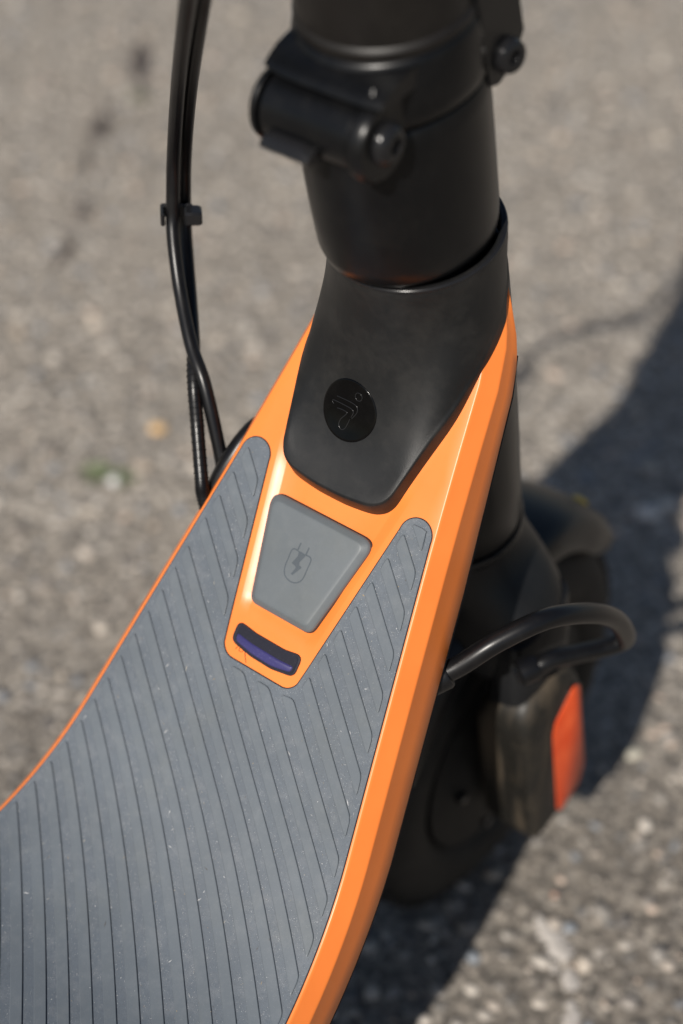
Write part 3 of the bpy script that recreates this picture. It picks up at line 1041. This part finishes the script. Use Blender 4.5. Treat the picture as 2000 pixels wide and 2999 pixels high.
# web between barrel and clamp, hood above, tab below
wb = MB()
wb.box(HC + Vector((0.002, 0.014, -0.003)), (0.018, 0, 0), VF * 0.014, AX * 0.009, 0.003)
wb.build("hinge_web", "black_smooth", barrel)
hd = MB()
hood = []
for k in range(25):
    u = -1 + 2 * k / 24
    x = 0.002 + 0.0285 * u
    e = 1 - 0.03 * max(0.0, u) ** 4 - 0.06 * max(0.0, -u) ** 4
    yr = 0.0480 * e
    def hq(d, v):
        return BASE + AX * d + XH * x - VF * v
    hood.append([hq(0.1390, 0.022), hq(0.1412, yr - 0.004), hq(0.1418, yr - 0.0012), hq(0.1428, yr), hq(0.1440, yr - 0.0006), hq(0.1452, yr - 0.0030), hq(0.1472, yr - 0.0090), hq(0.1478, 0.030), hq(0.1472, 0.015)])
hd.loft(hood)
hd.build("hinge_hood", "black_smooth", uclamp, angle=50)
# ear strap running from the clamp down to the bolt
es = MB()
es.box(HC + Vector((0.0238, 0.012, 0.011)), (0.0042, 0, 0), Vector((0, 0.0150, 0.003)), Vector((0, -0.004, 0.0140)), 0.003)
es.build("ear_strap", "black_smooth", uclamp)
tb = MB()
rows = []
for dx, zt in ((-0.0135, 0.0), (-0.0122, 0.0012), (0.0050, 0.0012), (0.0100, -0.001)):
    cx_ = -0.0055 + dx
    rows.append([HC + Vector((cx_, -0.0100, -0.0045 + zt * 0.3)), HC + Vector((cx_, -0.0150, -0.0052 + zt)), HC + Vector((cx_, -0.0182, -0.0066 + zt)), HC + Vector((cx_, -0.0194, -0.0086)), HC + Vector((cx_, -0.0182, -0.0102)), HC + Vector((cx_, -0.0130, -0.0108)), HC + Vector((cx_, -0.004, -0.0120))])
tb.loft(rows)
tb.build("lever_tab", "black_metal", barrel, angle=50)
# latch plate with bolt on the right of the clamp
lp = MB()
pl = [(-0.0260, 0.6900), (0.0010, 0.6860), (0.0071, 0.6302), (0.0114, 0.6161), (0.0056, 0.6035), (-0.0050, 0.5985), (-0.0110, 0.6000), (-0.0150, 0.6117), (-0.0240, 0.6415)]
def plate_ring(x, sc):
    cy = sum(a for a, b in pl) / len(pl)
    cz = sum(b for a, b in pl) / len(pl)
    return [Vector((x, cy + (a - cy) * sc, cz + (b - cz) * sc)) for a, b in pl]
lp.loft([plate_ring(0.020, 1.0), plate_ring(0.0350, 1.0), plate_ring(0.0362, 0.97)])
latch = lp.build("latch_plate", "black_smooth", scooter, angle=30)
lbm = MB()
disc_lathe(lbm, (0.0352, -0.0005, 0.6105), (1, -0.25, 0.1), [(0.0, 0.0075), (0.003, 0.0075), (0.0052, 0.0066), (0.0062, 0.0048), (0.0062, 0.0030), (0.0042, 0.0028), (0.0040, 0.001)], 28)
lbm.build("bolt_head", "black_metal", latch, angle=35)

# ---- front wheel
WC = Vector((0, 0.0772, 0.1260))
def wheel_lathe(prof, seg=72):
    mb = MB()
    return disc_lathe(mb, WC, XH, prof, seg)
wheel = bpy.data.objects.new("front_wheel", None)
COL.objects.link(wheel)
wheel.parent = scooter
wheel.matrix_parent_inverse = PINV
wheel.location = WC
WPINV = Matrix.Translation(-WC)
def wheel_part(mb, name, mat, **kw):
    o = mb.build(name, mat, None, **kw)
    o.parent = wheel
    o.matrix_parent_inverse = WPINV
    return o
tp = []
for k in range(33):
    a = -math.pi * 0.5 + 0.0 + 2 * math.pi * k / 32
    ca, sa = math.cos(a), math.sin(a)
    tp.append((0.0265 * math.copysign(abs(ca) ** 0.85, ca), 0.1010 + 0.0250 * math.copysign(abs(sa) ** 0.9, sa)))
tyre = MB()
u, w_ = Vector((0, 1, 0)), Vector((0, 0, 1))
segs = 90
rings = [[WC + XH * a + (u * math.cos(2 * math.pi * k / segs) + w_ * math.sin(2 * math.pi * k / segs)) * r for a, r in tp[:-1]] for k in range(segs)]
nt = len(rings[0])
fs = [(i * nt + j, i * nt + (j + 1) % nt, ((i + 1) % segs) * nt + (j + 1) % nt, ((i + 1) % segs) * nt + j) for i in range(segs) for j in range(nt)]
tyre.add([p for r in rings for p in r], fs)
wheel_part(tyre, "tyre", "tyre_rubber", angle=60)
# tread blocks
td = MB()
for i in range(60):
    a = 2 * math.pi * i / 60
    for side in (-1, 1):
        a2 = a + (0.05 if side > 0 else 0)
        rad = Vector((0, math.cos(a2), math.sin(a2)))
        tan = Vector((0, -math.sin(a2), math.cos(a2)))
        td.box(WC + rad * 0.1247 + XH * (side * 0.0115), XH * 0.0075 + rad * (-side * 0.0016), tan * 0.0042, rad * 0.0020, 0.0006)
wheel_part(td, "tread", "tyre_rubber", smooth=False)["kind"] = "stuff"
rim = MB()
disc_lathe(rim, WC, XH, [(-0.034, 0.010), (-0.034, 0.045), (-0.031, 0.056), (-0.025, 0.066), (-0.022, 0.0800), (0.022, 0.0800), (0.025, 0.066), (0.031, 0.056), (0.034, 0.045), (0.034, 0.010)], 60)
rim_o = wheel_part(rim, "hub", "tyre_rubber", angle=25)
for k in range(6):
    a = 2 * math.pi * k / 6
    sc = MB()
    disc_lathe(sc, WC + Vector((0.0285, 0.060 * math.cos(a), 0.060 * math.sin(a))), XH, [(0, 0.004), (0.003, 0.004), (0.004, 0.003), (0.004, 0.001)], 12)
    wheel_part(sc, "screw", "black_metal")

# ---- fork: crown and two legs with plastic axle covers
def FK(d, x, v):
    return BASE + AX * d + XH * x + VF * (v - 0.018 * smooth(-0.20, -0.25, d))
def super_ring(d, hx, hy, cx=0.0, cv=0.0, e=2.6, seg=56):
    pts = []
    for k in range(seg):
        a = 2 * math.pi * k / seg
        ca, sa = math.cos(a), math.sin(a)
        pts.append(FK(d, cx + hx * math.copysign(abs(ca) ** (2 / e), ca), cv + hy * math.copysign(abs(sa) ** (2 / e), sa)))
    return pts
cr = MB()
cr.loft([super_ring(-0.172, 0.0300, 0.0300, e=2), super_ring(-0.1735, 0.0362, 0.0362, e=2), super_ring(-0.180, 0.0385, 0.0368, e=2), super_ring(-0.188, 0.0445, 0.0362, e=2.2), super_ring(-0.197, 0.0515, 0.0350, e=2.5),
         super_ring(-0.208, 0.0590, 0.0335, e=2.9), super_ring(-0.222, 0.0650, 0.0320, e=3.2), super_ring(-0.232, 0.0675, 0.0310, e=3.4), super_ring(-0.236, 0.0640, 0.0290, e=3.4)])
crown = cr.build("fork_crown", "fender_black", scooter, angle=50)
for sgn in (1, -1):
    lg = MB()
    lg.loft([super_ring(-0.215, 0.0120, 0.0270, sgn * 0.0500, 0, 3), super_ring(-0.232, 0.0145, 0.0270, sgn * 0.0540, -0.001, 3.2), super_ring(-0.26, 0.0145, 0.0240, sgn * 0.0565, -0.005, 3.4), super_ring(-0.30, 0.0150, 0.0240, sgn * 0.0575, -0.006, 3.4),
             super_ring(-0.355, 0.0150, 0.0240, sgn * 0.0580, -0.006, 3.4), super_ring(-0.366, 0.0140, 0.0220, sgn * 0.0580, -0.006, 3.2), super_ring(-0.370, 0.0110, 0.0180, sgn * 0.0580, -0.006, 3.0)])
    leg = lg.build("fork_leg", "fender_black", scooter, angle=50)
    cv_ = MB()
    cv_.loft([super_ring(-0.244, 0.0090, 0.0160, sgn * 0.0620, -0.004, 2.6), super_ring(-0.247, 0.0130, 0.0210, sgn * 0.0610, -0.005, 3.0), super_ring(-0.254, 0.0170, 0.0250, sgn * 0.0590, -0.006, 3.8), super_ring(-0.266, 0.0187, 0.0268, sgn * 0.0580, -0.006, 8.0),
              super_ring(-0.33, 0.0190, 0.0278, sgn * 0.0580, -0.006, 11.0), super_ring(-0.366, 0.0188, 0.0275, sgn * 0.0580, -0.006, 11.0), super_ring(-0.374, 0.0178, 0.0262, sgn * 0.0580, -0.006, 8.0), super_ring(-0.376, 0.0140, 0.0220, sgn * 0.0580, -0.006, 4.0)])
    cov = cv_.build("axle_cover", "dusty_black", leg, angle=50)
    # reflector on the outer face
    X = sgn * 0.0772
    ref = [(-0.2610, 0.0120), (-0.2690, 0.0175), (-0.3540, 0.0185), (-0.3680, 0.0120), (-0.3740, -0.0070), (-0.3680, -0.0112), (-0.2850, -0.0112), (-0.2740, -0.0080)]
    rp = fillet([(v, d) for d, v in ref], 0.007, 5)
    ri = inset2d(rp, 0.0010)
    rf = MB()
    rf.loft([[FK(q.y, X - sgn * 0.006, q.x) for q in rp], [FK(q.y, X, q.x) for q in rp], [FK(q.y, X + sgn * 0.0008, q.x) for q in ri]])
    rfo = rf.build("reflector", "red_reflector", leg, angle=40)
    bzo = inset2d(rp, -0.0014)
    bz = MB()
    bz.loft([[FK(q.y, X - sgn * 0.007, q.x) for q in bzo], [FK(q.y, X - sgn * 0.0004, q.x) for q in bzo], [FK(q.y, X - sgn * 0.0002, q.x) for q in rp]])
    bz.build("bezel", "black_smooth", rfo, angle=40)
    if sgn > 0:
        rfo["label"] = "orange red side reflector on the fork leg"

# ---- front fender
fd = MB()
rows = []
for k in range(41):
    a = math.radians(42 + (150 - 42) * k / 40)
    rr = 0.1430 + 0.012 * smooth(math.radians(46), math.radians(80), a) - 0.004 * smooth(math.radians(100), math.radians(140), a)
    wf = 0.027 + 0.005 * smooth(math.radians(42), math.radians(62), a)
    endk = smooth(math.radians(42), math.radians(50), a)
    rad = Vector((0, math.cos(a), math.sin(a)))
    row = []
    sec = [(-1.0, -0.020), (-1.0, -0.008), (-0.93, -0.003), (-0.75, 0.0005), (-0.4, 0.0028), (0, 0.0035), (0.4, 0.0028), (0.75, 0.0005), (0.93, -0.003), (1.0, -0.008), (1.0, -0.020)]
    inn = [(0.95 * x, h - 0.0026) for x, h in sec[::-1]]
    for x, h in sec + inn:
        row.append(WC + XH * (x * wf) + rad * (rr - 0.004 * (1 - endk) + h * (0.6 + 0.4 * endk)))
    rows.append(row)
fd.loft(rows)
fender = fd.build("front_fender", "fender_black", scooter, angle=40)
ym = MB()
a = math.radians(57)
rad = Vector((0, math.cos(a), math.sin(a)))
disc_lathe(ym, WC + rad * 0.1485 + XH * 0.010, rad + XH * 0.1, [(0, 0.0052), (0.0016, 0.0050), (0.0022, 0.004), (0.0022, 0.001)], 20)
ym.build("yellow_dot", "yellow_sticker", fender)

# ---- cables
cabA = [(-0.058, -0.0730, 0.3600), (-0.064, -0.0699, 0.3762), (-0.07, -0.0655, 0.3941), (-0.085, -0.0573, 0.4236), (-0.1, -0.0491, 0.4363), (-0.118, -0.0355, 0.453), (-0.13, -0.025, 0.4721), (-0.134, -0.0196, 0.487), (-0.132, -0.0184, 0.5149), (-0.11, -0.0351, 0.5642), (-0.07, -0.0684, 0.6277), (-0.045, -0.0878, 0.6683), (-0.030, -0.104, 0.74), (-0.024, -0.122, 0.85)]
cabB = [(-0.060, -0.0860, 0.3680), (-0.066, -0.0835, 0.3823), (-0.069, -0.0808, 0.3897), (-0.081, -0.0686, 0.4076), (-0.09, -0.0594, 0.4246), (-0.103, -0.0444, 0.4343), (-0.121, -0.0255, 0.4463), (-0.134, -0.0123, 0.464), (-0.137, -0.0085, 0.4804), (-0.134, -0.0087, 0.5098), (-0.112, -0.0251, 0.5594), (-0.072, -0.0568, 0.6229), (-0.047, -0.0755, 0.6637), (-0.032, -0.094, 0.74), (-0.026, -0.114, 0.85)]
ca_ = tube("power_cable", cabA, 0.0034, "black_rubber", scooter)
ca_["label"] = "smooth black cable crossing over the other one"
pathB = catmull(cabB, 14)
def rB(f):
    return 0.0033
cb_ = MB().loft(tube_rings(pathB, rB, 14)).build("brake_cable", "black_rubber", scooter, angle=50)
# spiral housing rings on the lowest stretch of the brake cable
for i in range(6, 66, 1):
    p, q = pathB[i], pathB[i + 1]
    if i % 2:
        continue
    rr = MB()
    disc_lathe(rr, p, q - p, [(-0.0004, 0.0033), (-0.0002, 0.0036), (0.0002, 0.0036), (0.0004, 0.0033)], 14)
    rr.build("housing_ring", "black_rubber", cb_)
# clip that ties the two cables together
pa, pb = Vector((-0.1340, -0.0202, 0.4812)), Vector((-0.1370, -0.0092, 0.4750))
ctr = (pa + pb) / 2
ux = RX = Vector((0.72, 0.69, -0.05)).normalized()
vy = Vector((0.02, 0.03, 1.0)).normalized()
wz = ux.cross(vy).normalized()
clip = MB()
clip.box(pa + ux * 0.0098 - wz * 0.000, ux * 0.0043, wz * 0.0046, vy * 0.0036, 0.0010)
clip.box(pa - ux * 0.0049 + wz * 0.0003, ux * 0.0011, wz * 0.0042, vy * 0.0036, 0.0008)
clip.box(pa + ux * 0.002 - wz * 0.0052 * (1 if wz.dot(FWD) < 0 else -1), ux * 0.0078, wz * 0.0012, vy * 0.0036, 0.0008)
clip_o = clip.build("cable_clip", "black_metal", scooter, angle=30)

# grommet on the left flank where the cables leave the deck
gm = MB()
gpts = [(0.118, 0.0), (0.128, 0.0)]
grow = []
for k in range(25):
    t = 0.0865 + 0.058 * k / 24
    b = math.sin(math.pi * k / 24) ** 0.45
    xx = -(w1(t) + 0.0045)
    grow.append([D(xx - 0.006 * b * math.cos(q) * (1.35 - 0.5 * k / 24), t, -0.0125 + 0.0095 * b * math.sin(q)) for q in [2 * math.pi * j / 14 for j in range(14)]])
gm.loft(grow)
gm.build("cable_grommet", "black_rubber", scooter, angle=60)

# loop cable from the right flank to the fork
loop = [(0.060, -0.0800, 0.3310), (0.0735, -0.0690, 0.3400), (0.0860, -0.0535, 0.3530), (0.0985, -0.0310, 0.3580), (0.1060, -0.0030, 0.3440), (0.1070, 0.0220, 0.3210), (0.1045, 0.0430, 0.2930), (0.0995, 0.0540, 0.2740), (0.0925, 0.0460, 0.2710), (0.0855, 0.0330, 0.2730), (0.0790, 0.0200, 0.2760), (0.0735, 0.0110, 0.2740), (0.066, 0.006, 0.266)]
lc = tube("motor_cable", loop, 0.0051, "black_rubber", scooter, n=12, seg=18)
lc["label"] = "thick black motor cable looping out from the deck to the fork"
gr2 = MB()
disc_lathe(gr2, (0.0735, -0.0690, 0.3385), Vector((0.0130, 0.0130, 0.0090)), [(-0.012, 0.0076), (-0.004, 0.0072), (-0.0025, 0.0064), (-0.002, 0.005)], 24)
gr2.build("cable_grommet", "black_rubber", scooter, angle=40)
gr3 = MB()
disc_lathe(gr3, (0.0735, 0.0110, 0.2740), Vector((0.0060, 0.0090, 0.0025)), [(-0.010, 0.0072), (-0.002, 0.0070), (0.0, 0.0062), (0.0002, 0.005)], 24)
gr3.build("cable_grommet", "black_rubber", scooter, angle=40)
